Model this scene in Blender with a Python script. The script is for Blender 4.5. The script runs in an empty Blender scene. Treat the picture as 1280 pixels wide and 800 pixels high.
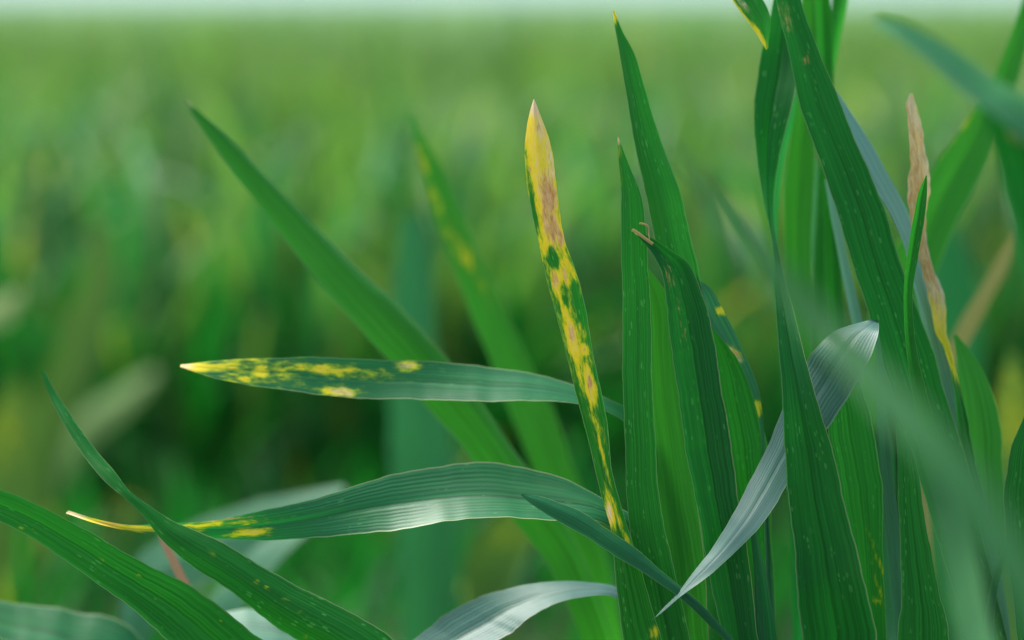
import bpy, math, random
from mathutils import Vector, Matrix
import numpy as np

R = math.radians
random.seed(7)
rng = np.random.default_rng(7)
scene = bpy.context.scene
COL = scene.collection

# ------------------------------------------------------------------ camera
CAM_H = 0.47
PITCH = R(7.76)
LENS = 85.0
FPX = LENS / 36.0 * 1280.0
FOCUS = 0.80
cam_d = bpy.data.cameras.new('camera')
cam = bpy.data.objects.new('camera', cam_d)
COL.objects.link(cam)
cam.location = (0, 0, CAM_H)
cam.rotation_euler = (R(90) - PITCH, 0, 0)
cam_d.lens = LENS
cam_d.sensor_width = 36.0
cam_d.clip_start = 0.02
cam_d.clip_end = 3000
cam_d.dof.use_dof = True
cam_d.dof.focus_distance = FOCUS
cam_d.dof.aperture_fstop = 3.7
scene.camera = cam

# ------------------------------------------------------------------ light
SUN_EL, SUN_AZ = R(58), R(-66)          # azimuth from +Y towards +X
world = bpy.data.worlds.new('World')
scene.world = world
world.use_nodes = True
wn = world.node_tree.nodes
wl = world.node_tree.links
sky = wn.new('ShaderNodeTexSky')
sky.sky_type = 'NISHITA'
sky.sun_disc = False
sky.sun_elevation = SUN_EL
sky.sun_rotation = SUN_AZ
sky.air_density = 1.0
sky.dust_density = 0.6
sky.ozone_density = 1.0
wn['Background'].inputs['Strength'].default_value = 0.065
wl.new(sky.outputs[0], wn['Background'].inputs['Color'])
sun_d = bpy.data.lights.new('sun', 'SUN')
sun_d.energy = 3.2
sun_d.angle = R(36)
sun_d.color = (1.0, 0.96, 0.9)
sun = bpy.data.objects.new('sun', sun_d)
COL.objects.link(sun)
sdir = Vector((math.sin(SUN_AZ) * math.cos(SUN_EL), math.cos(SUN_AZ) * math.cos(SUN_EL), math.sin(SUN_EL)))
sun.rotation_euler = sdir.to_track_quat('Z', 'Y').to_euler()

scene.view_settings.view_transform = 'Standard'
scene.view_settings.look = 'None'
scene.view_settings.exposure = 1.76
scene.view_settings.gamma = 1.0
scene.render.engine = 'CYCLES'
scene.cycles.use_denoising = True
scene.cycles.denoiser = 'OPENIMAGEDENOISE'
scene.cycles.max_bounces = 8
scene.cycles.diffuse_bounces = 4
scene.cycles.transmission_bounces = 4
scene.cycles.sample_clamp_indirect = 4

# ------------------------------------------------------------------ helpers
def at(x, y, D):
    """photo pixel (1280 x 800) at depth D along the lens axis -> world point"""
    e = D - FOCUS                       # the sharp cluster grows within a few centimetres of the focal plane
    e = e * 0.58 if abs(e) < 0.05 else 0.9 * e - math.copysign(0.016, e)
    D = FOCUS + e
    r = (x - 640.0) / FPX * D
    u = (400.0 - y) / FPX * D
    c, s = math.cos(PITCH), math.sin(PITCH)
    return Vector((r, D * c + u * s, CAM_H - D * s + u * c))

def interp_rows(rows, n):
    """Catmull-Rom through rows (chord-length parameter) -> n samples"""
    P = np.array(rows, float)
    c = 0.5 * (P[:, 0:2] + P[:, 2:4])
    d = np.linalg.norm(np.diff(c, axis=0), axis=1) + 1e-3
    t = np.concatenate([[0], np.cumsum(d)])
    m = np.zeros_like(P)
    for k in range(len(P)):
        if k == 0: m[k] = (P[1] - P[0]) / (t[1] - t[0])
        elif k == len(P) - 1: m[k] = (P[-1] - P[-2]) / (t[-1] - t[-2])
        else:
            a = (P[k] - P[k - 1]) / (t[k] - t[k - 1]); b = (P[k + 1] - P[k]) / (t[k + 1] - t[k])
            w = (t[k + 1] - t[k]) / (t[k + 1] - t[k - 1])
            m[k] = a * w + b * (1 - w)
    # denser sampling near the tip
    q = np.linspace(0, 1, n)
    T = t[-1] * (0.82 * q + 0.18 * q ** 2.2)
    out = np.zeros((n, P.shape[1]))
    for i, x in enumerate(T):
        k = min(max(int(np.searchsorted(t, x, side='right')) - 1, 0), len(P) - 2)
        h = t[k + 1] - t[k]; s = (x - t[k]) / h
        out[i] = ((2*s**3-3*s**2+1) * P[k] + (s**3-2*s**2+s) * h * m[k] + (-2*s**3+3*s**2) * P[k+1] + (s**3-s**2) * h * m[k+1])
    return out

def smooth(e0, e1, x):
    t = np.clip((x - e0) / (e1 - e0), 0, 1)
    return t * t * (3 - 2 * t)

def finish_mesh(name, verts, faces, uv_u, uv_v, attrs, mat):
    me = bpy.data.meshes.new(name)
    me.from_pydata(verts.tolist() if hasattr(verts, 'tolist') else verts, [], faces)
    me.polygons.foreach_set('use_smooth', [True] * len(me.polygons))
    uvl = me.uv_layers.new(name='UVMap')
    li = np.zeros(len(me.loops), dtype=np.int32)
    me.loops.foreach_get('vertex_index', li)
    uv = np.stack([np.asarray(uv_u)[li], np.asarray(uv_v)[li]], 1).ravel()
    uvl.data.foreach_set('uv', uv)
    for k, a in attrs.items():
        at_ = me.attributes.new(k, 'FLOAT', 'POINT')
        at_.data.foreach_set('value', np.asarray(a, dtype=np.float32))
    me.materials.append(mat)
    me.update()
    return me

def strip_mesh(name, A, B, mat, fold=0.1, cols=9, ripple=0.0, px=None, spots=(), seed=0, tone=0.5, groove=0.02, keel=0.0):
    """ribbon between edge curves A and B (n x 3); fold lifts the middle along the normal"""
    n = len(A)
    mid = 0.5 * (A + B); b = B - A
    W = np.linalg.norm(b, axis=1)
    t = np.gradient(mid, axis=0)
    t /= np.linalg.norm(t, axis=1)[:, None] + 1e-12
    nn = np.cross(t, b)
    nl = np.linalg.norm(nn, axis=1)[:, None]
    nn = nn / (nl + 1e-12)
    seg = np.concatenate([[0], np.cumsum(np.linalg.norm(np.diff(mid, axis=0), axis=1))])
    s = np.linspace(-1, 1, cols)
    rs = np.random.default_rng(seed)
    ph = rs.uniform(0, 6.28, 6)
    lam = rs.uniform(0.016, 0.05, 6)
    f = np.asarray(fold, float) * np.ones(n)
    V = np.zeros((n, cols, 3)); U = np.zeros((n, cols)); VV = np.zeros((n, cols))
    for j, sj in enumerate(s):
        if keel:
            a_ = (sj + 1) / (keel + 1); b_ = (1 - sj) / (1 - keel)
            prof = -math.log(math.exp(-9 * a_) + math.exp(-9 * b_)) / 9
        else:
            prof = 1 - math.sqrt(sj * sj + 0.02)          # rounded keel
        off = f * W * prof - groove * W * math.exp(-(sj / 0.10) ** 2)
        if ripple:
            k = 0 if sj < 0 else 3
            off = off + ripple * abs(sj) ** 2 * sum(np.sin(seg / lam[k + q] * 2 + ph[k + q]) for q in range(3)) / 2
        V[:, j] = mid + 0.5 * sj * b + nn * off[:, None]
        U[:, j] = 0.5 + 0.5 * sj
        VV[:, j] = seg
    verts = V.reshape(-1, 3)
    faces = []
    for i in range(n - 1):
        for j in range(cols - 1):
            a = i * cols + j
            faces.append((a, a + cols, a + cols + 1, a + 1))
    attrs = {'yel': np.zeros(n * cols), 'brn': np.zeros(n * cols), 'dry': np.zeros(n * cols), 'tone': np.full(n * cols, tone)}
    if px is not None and len(spots):
        X = (0.5 * (px[:, 0] + px[:, 2]))[:, None] + 0.5 * s[None] * (px[:, 2] - px[:, 0])[:, None]
        Y = (0.5 * (px[:, 1] + px[:, 3]))[:, None] + 0.5 * s[None] * (px[:, 3] - px[:, 1])[:, None]
        X = X.ravel(); Y = Y.ravel()
        for (x, y, rx, ry, ang, kind, amp) in spots:
            ca, sa = math.cos(R(ang)), math.sin(R(ang))
            dx, dy = X - x, Y - y
            p = (dx * ca + dy * sa) / rx; q = (-dx * sa + dy * ca) / ry
            g = amp * np.exp(-((p * p + q * q) ** 1.3) * 0.7)
            if amp < 0:
                attrs[kind] = attrs[kind] + g
            else:
                attrs[kind] = np.maximum(attrs[kind], g)
        for k in ('yel', 'brn', 'dry'):
            attrs[k] = np.clip(attrs[k], 0, 1)
    return finish_mesh(name, verts, faces, U.ravel(), VV.ravel(), attrs, mat)

def tube_mesh(name, pts, radii, mat, sides=8, tone=0.5):
    pts = [Vector(p) for p in pts]
    verts, U, VV, faces = [], [], [], []
    L = 0.0
    for i, p in enumerate(pts):
        d = (pts[min(i + 1, len(pts) - 1)] - pts[max(i - 1, 0)]).normalized()
        x = d.orthogonal().normalized(); y = d.cross(x)
        if i: L += (p - pts[i - 1]).length
        for k in range(sides):
            a = 2 * math.pi * k / sides
            verts.append(tuple(p + radii[i] * (x * math.cos(a) + y * math.sin(a))))
            U.append(k / sides); VV.append(L)
    for i in range(len(pts) - 1):
        for k in range(sides):
            a = i * sides + k; b = i * sides + (k + 1) % sides
            faces.append((a, b, b + sides, a + sides))
    z = np.zeros(len(verts))
    return finish_mesh(name, verts, faces, U, VV, {'yel': z, 'brn': z, 'dry': z, 'tone': z + tone}, mat)

def link(name, me, parent=None):
    o = bpy.data.objects.new(name, me)
    COL.objects.link(o)
    if parent is not None: o.parent = parent
    return o

# ------------------------------------------------------------------ materials
class NT:
    def __init__(s, name):
        s.m = bpy.data.materials.new(name); s.m.use_nodes = True
        s.t = s.m.node_tree; s.n = s.t.nodes; s.n.clear()
        s.out = s.n.new('ShaderNodeOutputMaterial')
    def new(s, typ, **kw):
        n = s.n.new(typ)
        for k, v in kw.items(): setattr(n, k, v)
        return n
    def ln(s, a, b): s.t.links.new(a, b)
    def put(s, sock, v):
        if hasattr(v, 'is_output') or isinstance(v, bpy.types.NodeSocket): s.ln(v, sock)
        else: sock.default_value = v
    def math(s, op, a, b=0.0, c=0.0, clamp=False):
        n = s.new('ShaderNodeMath', operation=op, use_clamp=clamp)
        for i, v in enumerate((a, b, c)): s.put(n.inputs[i], v)
        return n.outputs[0]
    def mix(s, f, a, b):
        n = s.new('ShaderNodeMix', data_type='RGBA')
        s.put(n.inputs[0], f)
        s.put(n.inputs[6], a if not isinstance(a, tuple) else (*a, 1)); s.put(n.inputs[7], b if not isinstance(b, tuple) else (*b, 1))
        return n.outputs[2]
    def step(s, x, e0, e1):
        n = s.new('ShaderNodeMapRange', interpolation_type='SMOOTHSTEP')
        s.put(n.inputs[0], x); n.inputs[1].default_value = e0; n.inputs[2].default_value = e1
        return n.outputs[0]
    def attr(s, name):
        n = s.new('ShaderNodeAttribute', attribute_name=name); return n.outputs['Fac']
    def noise(s, vec, scale=1.0, detail=2.0, rough=0.5):
        n = s.new('ShaderNodeTexNoise'); s.ln(vec, n.inputs['Vector'])
        n.inputs['Scale'].default_value = scale; n.inputs['Detail'].default_value = detail; n.inputs['Roughness'].default_value = rough
        return n.outputs[0]
    def comb(s, x, y, z=0.0):
        n = s.new('ShaderNodeCombineXYZ'); s.put(n.inputs[0], x); s.put(n.inputs[1], y); s.put(n.inputs[2], z); return n.outputs[0]

def leaf_mat(name, front, back, trans, rough=0.44, fleck=0.8, wax=0.0, tr=0.34, margin=0.7, vein=1.0, spec=0.22, mid=0.5):
    N = NT(name)
    uv = N.new('ShaderNodeUVMap', uv_map='UVMap')
    sp = N.new('ShaderNodeSeparateXYZ'); N.ln(uv.outputs[0], sp.inputs[0])
    u, v = sp.outputs[0], sp.outputs[1]
    info = N.new('ShaderNodeObjectInfo'); rnd = info.outputs['Random']
    tone = N.attr('tone')
    z = N.math('MULTIPLY', rnd, 37.0)
    geo = N.new('ShaderNodeNewGeometry')
    # parallel veins: two scales of streaks along the blade
    v1 = N.noise(N.comb(N.math('MULTIPLY', u, 26.0), N.math('MULTIPLY', v, 14.0), z), 1.0, 2.0, 0.6)
    v2 = N.noise(N.comb(N.math('MULTIPLY', u, 7.0), N.math('MULTIPLY', v, 30.0), z), 1.0, 3.0, 0.6)
    rib = N.math('SINE', N.math('MULTIPLY', N.math('ADD', u, N.math('MULTIPLY', v2, 0.03)), 2 * math.pi * 15))
    base = N.mix(geo.outputs['Backfacing'], front, back)
    dark = N.mix(0.55, base, tuple(c * 0.25 for c in front))
    lite = N.mix(0.5, base, tuple(min(1, c * 1.9 + 0.012) for c in front))
    c = N.mix(N.step(v1, 0.30, 0.72), dark, lite)
    c = N.mix(0.45, c, base)
    c = N.mix(N.math('MULTIPLY', N.step(rib, 0.0, 1.0), 0.22 * vein), c, lite)
    blot = N.step(v2, 0.38, 0.75)
    c = N.mix(N.math('MULTIPLY', blot, 0.35), c, N.mix(0.5, base, tuple((c_ * 1.5, c_ * 1.35, c_ * 0.8)[i] for i, c_ in enumerate(front))))
    drift = N.noise(N.comb(N.math('MULTIPLY', u, 1.6), N.math('MULTIPLY', v, 26.0), N.math('ADD', z, 3.0)), 1.0, 3.0, 0.6)
    c = N.mix(N.math('MULTIPLY', N.step(drift, 0.52, 0.72), 0.40), c, N.mix(0.4, lite, (0.05, 0.16, 0.015)))
    c = N.mix(N.math('MULTIPLY', N.step(drift, 0.46, 0.28), 0.45), c, dark)
    # midrib
    du = N.math('ABSOLUTE', N.math('SUBTRACT', u, 0.5))
    c = N.mix(N.math('MULTIPLY', N.step(du, 0.030, 0.008), mid), c, tuple(x * 0.12 for x in front))
    c = N.mix(N.math('MULTIPLY', N.math('MULTIPLY', N.step(N.math('SUBTRACT', u, 0.5), 0.022, 0.034), N.step(N.math('SUBTRACT', u, 0.5), 0.055, 0.040)), mid * 0.5), c, lite)
    # fine pale flecks
    vo = N.new('ShaderNodeTexVoronoi'); vo.feature = 'F1'
    N.ln(N.comb(N.math('MULTIPLY', u, 15.0), N.math('MULTIPLY', v, 300.0), z), vo.inputs['Vector'])
    vo.inputs['Scale'].default_value = 1.0
    cell = N.new('ShaderNodeSeparateColor'); N.ln(vo.outputs['Color'], cell.inputs[0])
    patch = N.step(N.noise(N.comb(N.math('MULTIPLY', u, 3.0), N.math('MULTIPLY', v, 55.0), z), 1.0, 2.0), 0.43, 0.60)
    rad = N.math('ADD', 0.14, N.math('MULTIPLY', cell.outputs[1], 0.32))
    fl = N.math('MULTIPLY', N.math('MULTIPLY', N.math('SUBTRACT', rad, vo.outputs['Distance']), 9.0, clamp=True), N.math('GREATER_THAN', cell.outputs[0], 0.55))
    fl = N.math('MULTIPLY', fl, N.math('ADD', 0.35, N.math('MULTIPLY', cell.outputs[2], 0.65)))
    fl = N.math('MULTIPLY', N.math('MULTIPLY', fl, patch), fleck)
    c = N.mix(fl, c, (0.14, 0.42, 0.10))
    # pale leaf margin
    mg = N.step(du, 0.468, 0.496)
    c = N.mix(N.math('MULTIPLY', mg, margin), c, (0.34, 0.42, 0.20))
    # disease: yellow halo, brown core, dried tissue; brown also paints some leaf shading (ragged edges from noise stretched along the veins)
    rag = N.noise(N.comb(N.math('MULTIPLY', u, 9.0), N.math('MULTIPLY', v, 210.0), z), 1.0, 4.0, 0.65)
    rag2 = N.noise(N.comb(N.math('MULTIPLY', u, 16.0), N.math('MULTIPLY', v, 330.0), N.math('ADD', z, 5.0)), 1.0, 4.0, 0.65)
    blo = N.noise(N.comb(N.math('MULTIPLY', u, 3.5), N.math('MULTIPLY', v, 130.0), N.math('ADD', z, 9.0)), 1.0, 3.0, 0.6)
    jag = N.math('ADD', N.math('MULTIPLY', N.math('SUBTRACT', rag, 0.5), 1.15), N.math('MULTIPLY', N.math('SUBTRACT', blo, 0.5), 0.65))
    jag2 = N.math('MULTIPLY', N.math('SUBTRACT', rag2, 0.5), 1.2)
    ye, br, dr = N.attr('yel'), N.attr('brn'), N.attr('dry')
    yon = N.step(ye, 0.02, 0.15); bon = N.step(br, 0.02, 0.15); don = N.step(dr, 0.02, 0.15)
    yv = N.math('ADD', ye, jag)
    ym = N.math('MULTIPLY', N.step(yv, 0.06, 0.58), yon)
    ramp = N.new('ShaderNodeValToRGB'); N.ln(yv, ramp.inputs[0])
    cr = ramp.color_ramp
    cr.elements[0].position = 0.2; cr.elements[0].color = (0.10, 0.30, 0.015, 1)
    cr.elements[1].position = 1.0; cr.elements[1].color = (0.94, 0.72, 0.10, 1)
    e = cr.elements.new(0.42); e.color = (0.40, 0.55, 0.015, 1)
    e = cr.elements.new(0.62); e.color = (0.90, 0.72, 0.015, 1)
    e = cr.elements.new(0.80); e.color = (0.94, 0.74, 0.04, 1)
    c = N.mix(ym, c, N.mix(N.math('MULTIPLY', N.step(rag2, 0.5, 0.75), 0.5), ramp.outputs[0], (0.75, 0.36, 0.01)))
    dm = N.math('MULTIPLY', N.step(N.math('ADD', dr, jag2), 0.2, 0.95), don)
    dcol = N.mix(N.step(rag, 0.35, 0.7), (0.82, 0.55, 0.24), (0.92, 0.76, 0.50))
    c = N.mix(dm, c, dcol)
    bm = N.math('MULTIPLY', N.step(N.math('ADD', br, jag2), 0.25, 0.75), bon)
    bcol = N.mix(N.step(rag, 0.3, 0.7), (0.55, 0.25, 0.06), (0.86, 0.53, 0.22))
    c = N.mix(bm, c, bcol)
    ill = N.math('MAXIMUM', N.math('MAXIMUM', ym, bm), dm)
    # plant to plant variation
    hsv = N.new('ShaderNodeHueSaturation')
    N.put(hsv.inputs['Hue'], N.math('ADD', 0.5, N.math('MULTIPLY', N.math('SUBTRACT', tone, 0.5), -0.10)))
    N.put(hsv.inputs['Value'], N.math('ADD', 0.62, N.math('MULTIPLY', tone, 0.76)))
    N.ln(c, hsv.inputs['Color'])
    c = hsv.outputs[0]
    bmp = N.new('ShaderNodeBump')
    bmp.inputs['Strength'].default_value = 0.11 * vein; bmp.inputs['Distance'].default_value = 0.0004
    N.ln(N.math('ADD', N.math('MULTIPLY', rib, 0.5), N.math('MULTIPLY', v1, 1.2)), bmp.inputs['Height'])
    p = N.new('ShaderNodeBsdfPrincipled')
    N.ln(c, p.inputs['Base Color'])
    N.put(p.inputs['Roughness'], N.math('ADD', N.math('MULTIPLY', v1, 0.16), rough - 0.06))
    p.inputs['Specular IOR Level'].default_value = spec
    p.inputs['Sheen Weight'].default_value = wax
    p.inputs['Sheen Roughness'].default_value = 0.4
    N.ln(bmp.outputs[0], p.inputs['Normal'])
    tb = N.new('ShaderNodeBsdfTranslucent')
    N.ln(N.mix(N.math('MULTIPLY', ill, 0.8), N.mix(N.step(v1, 0.3, 0.75), tuple(x * 0.7 for x in trans), tuple(min(1, x * 1.25) for x in trans)), c), tb.inputs['Color'])
    mx = N.new('ShaderNodeMixShader'); mx.inputs[0].default_value = tr
    N.ln(p.outputs[0], mx.inputs[1]); N.ln(tb.outputs[0], mx.inputs[2])
    N.ln(mx.outputs[0], N.out.inputs['Surface'])
    return N.m

G_F, G_B, G_T = (0.007, 0.108, 0.016), (0.014, 0.112, 0.028), (0.035, 0.42, 0.022)
M = {
    'leaf':  leaf_mat('wheat_leaf', G_F, G_B, G_T),
    'dark':  leaf_mat('wheat_leaf_dark', (0.005, 0.086, 0.016), (0.012, 0.10, 0.030), (0.02, 0.36, 0.025), fleck=0.6, tr=0.32, mid=0.9),
    'waxy_sheen':  leaf_mat('wheat_leaf_waxy_sheen', (0.046, 0.125, 0.100), (0.03, 0.12, 0.05), (0.05, 0.30, 0.10), rough=0.46, fleck=0.0, wax=0.1, tr=0.2, margin=0.3, spec=0.5),  # wax coating, with sky sheen put into the bluish base colour
    'half':  leaf_mat('wheat_leaf_bloom', (0.010, 0.105, 0.034), (0.02, 0.11, 0.05), (0.02, 0.38, 0.05), rough=0.40, fleck=0.3, wax=0.03, tr=0.28, spec=0.4),
    'fresh': leaf_mat('wheat_leaf_fresh', (0.016, 0.140, 0.020), (0.03, 0.13, 0.035), (0.07, 0.50, 0.025), tr=0.38, fleck=0.1),
    'crop':  leaf_mat('wheat_leaf_field', (0.054, 0.145, 0.032), (0.06, 0.15, 0.045), (0.19, 0.42, 0.05), tr=0.36, fleck=0.0, margin=0.2),
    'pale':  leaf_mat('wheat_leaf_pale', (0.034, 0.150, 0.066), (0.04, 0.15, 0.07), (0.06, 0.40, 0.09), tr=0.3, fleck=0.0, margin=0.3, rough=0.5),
    'sky_glint': leaf_mat('wheat_leaf_sky_glint', (0.17, 0.30, 0.27), (0.05, 0.15, 0.07), (0.08, 0.40, 0.12), tr=0.25, fleck=0.0, margin=0.2, rough=0.4, spec=0.5),  # pale base colour stands in for the sky's glint on the blade
    'veil':  leaf_mat('wheat_leaf_soft', (0.026, 0.120, 0.032), (0.03, 0.12, 0.04), (0.05, 0.38, 0.04), tr=0.25, fleck=0.0, margin=0.3, rough=0.6, spec=0.25),
    'lime':  leaf_mat('wheat_leaf_lime', (0.15, 0.26, 0.075), (0.15, 0.25, 0.08), (0.25, 0.42, 0.08), tr=0.3, fleck=0.0, margin=0.2, rough=0.5),
    'straw': leaf_mat('wheat_leaf_straw', (0.36, 0.34, 0.10), (0.36, 0.33, 0.11), (0.4, 0.38, 0.10), tr=0.3, fleck=0.0, margin=0.2, rough=0.6),
    'dry':   leaf_mat('wheat_leaf_dried', (0.62, 0.34, 0.18), (0.60, 0.36, 0.20), (0.6, 0.35, 0.18), tr=0.25, fleck=0.0, margin=0.2, rough=0.6),
}
def stem_mat():
    N = NT('wheat_stem')
    uv = N.new('ShaderNodeUVMap', uv_map='UVMap')
    sp = N.new('ShaderNodeSeparateXYZ'); N.ln(uv.outputs[0], sp.inputs[0])
    n1 = N.noise(N.comb(N.math('MULTIPLY', sp.outputs[0], 20.0), N.math('MULTIPLY', sp.outputs[1], 12.0)), 1.0, 2.0)
    p = N.new('ShaderNodeBsdfPrincipled')
    N.ln(N.mix(n1, (0.03, 0.13, 0.03), (0.09, 0.22, 0.06)), p.inputs['Base Color'])
    p.inputs['Roughness'].default_value = 0.5
    N.ln(p.outputs[0], N.out.inputs['Surface'])
    return N.m
M['stem'] = stem_mat()
def soil_mat():
    N = NT('soil')
    tc = N.new('ShaderNodeTexCoord')
    n1 = N.noise(tc.outputs['Object'], 18.0, 6.0, 0.65)
    p = N.new('ShaderNodeBsdfPrincipled')
    N.ln(N.mix(n1, (0.022, 0.017, 0.010), (0.065, 0.050, 0.032)), p.inputs['Base Color'])
    p.inputs['Roughness'].default_value = 0.95
    b = N.new('ShaderNodeBump'); b.inputs['Distance'].default_value = 0.02
    N.ln(n1, b.inputs['Height']); N.ln(b.outputs[0], p.inputs['Normal'])
    N.ln(p.outputs[0], N.out.inputs['Surface'])
    return N.m
M['soil'] = soil_mat()
def canopy_mat():
    N = NT('far_crop')
    tc = N.new('ShaderNodeTexCoord')
    n1 = N.noise(tc.outputs['Object'], 0.7, 5.0, 0.7)
    n2 = N.noise(tc.outputs['Object'], 9.0, 4.0, 0.7)
    p = N.new('ShaderNodeBsdfPrincipled')
    N.ln(N.mix(N.step(n2, 0.3, 0.7), N.mix(n1, (0.04, 0.11, 0.03), (0.07, 0.15, 0.04)), N.mix(n1, (0.06, 0.17, 0.04), (0.13, 0.22, 0.05))), p.inputs['Base Color'])
    p.inputs['Roughness'].default_value = 0.7
    N.ln(p.outputs[0], N.out.inputs['Surface'])
    return N.m
M['canopy'] = canopy_mat()

# ------------------------------------------------------------------ setting: ground
def ground():
    xs = [-1500, -300, -60, -12] + list(np.linspace(-4, 4, 33)) + [12, 60, 300, 1500]
    ys = [-300, -30, -5] + list(np.linspace(-1, 9, 41)) + [20, 60, 300, 1500]
    verts = [(x, y, (rng.uniform(-0.008, 0.008) if abs(x) < 5 and -2 < y < 9.5 else 0.0)) for y in ys for x in xs]
    nx = len(xs)
    faces = [(j * nx + i, j * nx + i + 1, (j + 1) * nx + i + 1, (j + 1) * nx + i) for j in range(len(ys) - 1) for i in range(nx - 1)]
    me = bpy.data.meshes.new('ground'); me.from_pydata(verts, [], faces); me.materials.append(M['soil'])
    o = link('ground', me); o['kind'] = 'structure'; o['label'] = 'dark soil under the wheat crop'
ground()

# ------------------------------------------------------------------ hero plants
def leaf_rows(rows, D0):
    out = []; dz = 0.0; D = D0
    for r in rows:
        if len(r) > 4 and r[4] is not None: dz = r[4]
        if len(r) > 5: D = r[5]
        out.append((r[0], r[1], r[2], r[3], dz, D))
    return out

SEED = [100]
def leaf(plant, rows, D, mat='leaf', fold=0.10, n=90, cols=11, ripple=0.0, spots=(), label=None, tone=0.5, base=None, groove=0.02, rough_edge=0.028, keel=0.0):
    SEED[0] += 1
    rows = leaf_rows(rows, D)
    st = plant['_stem']
    if base is None: base = st[1] + 20
    bx, _, bD = st
    w = 12 * 0.8 / bD
    rows.append((bx - w, base, bx + w, base, 0.0, bD))
    S = interp_rows(rows, n)
    rr = np.random.default_rng(SEED[0] + 900)
    yy = np.linspace(0, 1, n)
    for (c0, sg) in ((0, 1), (2, -1)):
        e = sum(np.sin(yy * f * (1 + rr.uniform(-.2, .2)) + rr.uniform(0, 6.28)) / (1 + k) for k, f in enumerate((40, 75, 150, 260))) * rough_edge * 0.5
        dx = (S[:, 2] - S[:, 0]) if sg == 1 else (S[:, 0] - S[:, 2]); dy = (S[:, 3] - S[:, 1]) if sg == 1 else (S[:, 1] - S[:, 3])
        S[:, c0] = S[:, c0] + dx * e; S[:, c0 + 1] = S[:, c0 + 1] + dy * e
    A = np.array([at(r[0], r[1], r[5] - r[4] * 0.0005) for r in S])
    B = np.array([at(r[2], r[3], r[5] + r[4] * 0.0005) for r in S])
    me = strip_mesh('leaf', A, B, M[mat], fold, cols, ripple, S, spots, SEED[0], tone, groove, keel)
    org = plant.location
    me.transform(Matrix.Translation(-org))
    o = link('leaf', me, plant)
    if label: o['label'] = label
    return o

def plant(label, bx, by, D, group=None, name='wheat_plant', cat='wheat plant', r=0.0028):
    """stem from the soil up to the collar seen at photo pixel (bx, by), depth D"""
    top = at(bx, by, D)
    o = bpy.data.objects.new(name, None); COL.objects.link(o)
    o.empty_display_size = 0.02
    o.location = (top.x + 0.004, top.y + 0.006, 0.0)
    o['label'] = label; o['category'] = cat
    if group: o['group'] = group
    z = top.z
    pts = [(0, 0, -0.01), (0, 0, z * 0.4), (-0.002, -0.003, z * 0.75), (-0.004, -0.006, z), (-0.004, -0.006, z + 0.02)]
    link('stem', tube_mesh('stem', pts, [r * 1.25, r * 1.1, r, r * 0.95, r * 0.6], M['stem']), o)
    o['_stem'] = (bx, by, D)
    return o

# --- the diseased upright leaf
P = plant('wheat plant with one upright leaf turning yellow and brown from its pointed tip', 842, 1060, 0.812)
leaf(P, [(667,124,668,124,0), (661.5,142,675,142,-1), (657,165,683,163), (656,188,689,186), (657.5,215,693,212), (660,240,696,236),
         (665,268,699.5,262), (672,300,705.5,296), (683,345,720,341,-1), (695,395,733,390,-2), (709,445,741,440,-3), (720.5,495,751.5,490,-4),
         (732,540,760,538,-4), (744,590,766,590,-4), (753,625,775,625,-4), (763.5,665,786,663,-3), (767,700,796.5,698,-2), (772,745,810,742,-1), (780,805,828,800,0), (795,880,846,874)],
     0.803, 'leaf', fold=0.14, n=300, cols=25, ripple=0.0004, tone=0.66, groove=0.0, label='yellow leaf with brown patches and pale dry tip',
     spots=[(670,128,12,20,0,'dry',1.0), (676,158,8,26,-8,'dry',0.62), (687,192,6,24,-8,'dry',.62), (690,216,9,12,0,'dry',.62), (672,215,5,40,-6,'dry',.38),
            (670,170,26,70,-6,'yel',.85), (678,230,26,70,-10,'yel',.85), (690,290,22,50,-14,'yel',.85), (700,335,18,45,-15,'yel',.72), (698,350,10,30,-14,'yel',.9),
            (712,385,18,60,-14,'yel',.52), (708,395,6,40,-14,'yel',.72), (716,425,7,36,-12,'yel',.95), (727,455,14,60,-12,'yel',.36), (726,470,5,22,-12,'yel',.55), (738,480,6,28,-12,'yel',.95), (731,437,5,9,-10,'yel',.9),
            (663,235,3.5,44,-8,'yel',-.34), (668,270,4,24,-8,'yel',-.35), (692,322,5,15,-12,'yel',-.95), (706,368,4,18,-14,'yel',-.5), (722,378,5,24,-14,'yel',-.5), (699,312,3,12,-14,'yel',-.3),
            (673,160,3,6,0,'brn',.62), (686,246,11,30,-8,'brn',.80), (690,282,10,28,-10,'brn',.70), (682,275,5,20,-6,'brn',.7), (700,296,5,14,-10,'brn',.75),
            (663,212,2.5,4,0,'brn',.7), (694,350,4.5,13,-10,'brn',.62), (706,343,3.5,12,-12,'brn',.62), (715,415,4.5,14,-10,'brn',.65), (731,437,2.2,4,0,'brn',.6),
            (738,478,3,10,-8,'brn',.85), (762,640,4,14,-8,'dry',.8), (763,638,6,24,-8,'yel',.7), (752,560,2.5,50,-14,'yel',.5), (775,650,3,50,-20,'yel',.5), (745,520,8,40,-14,'yel',.33), (818,792,7,9,0,'yel',.5)])

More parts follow.
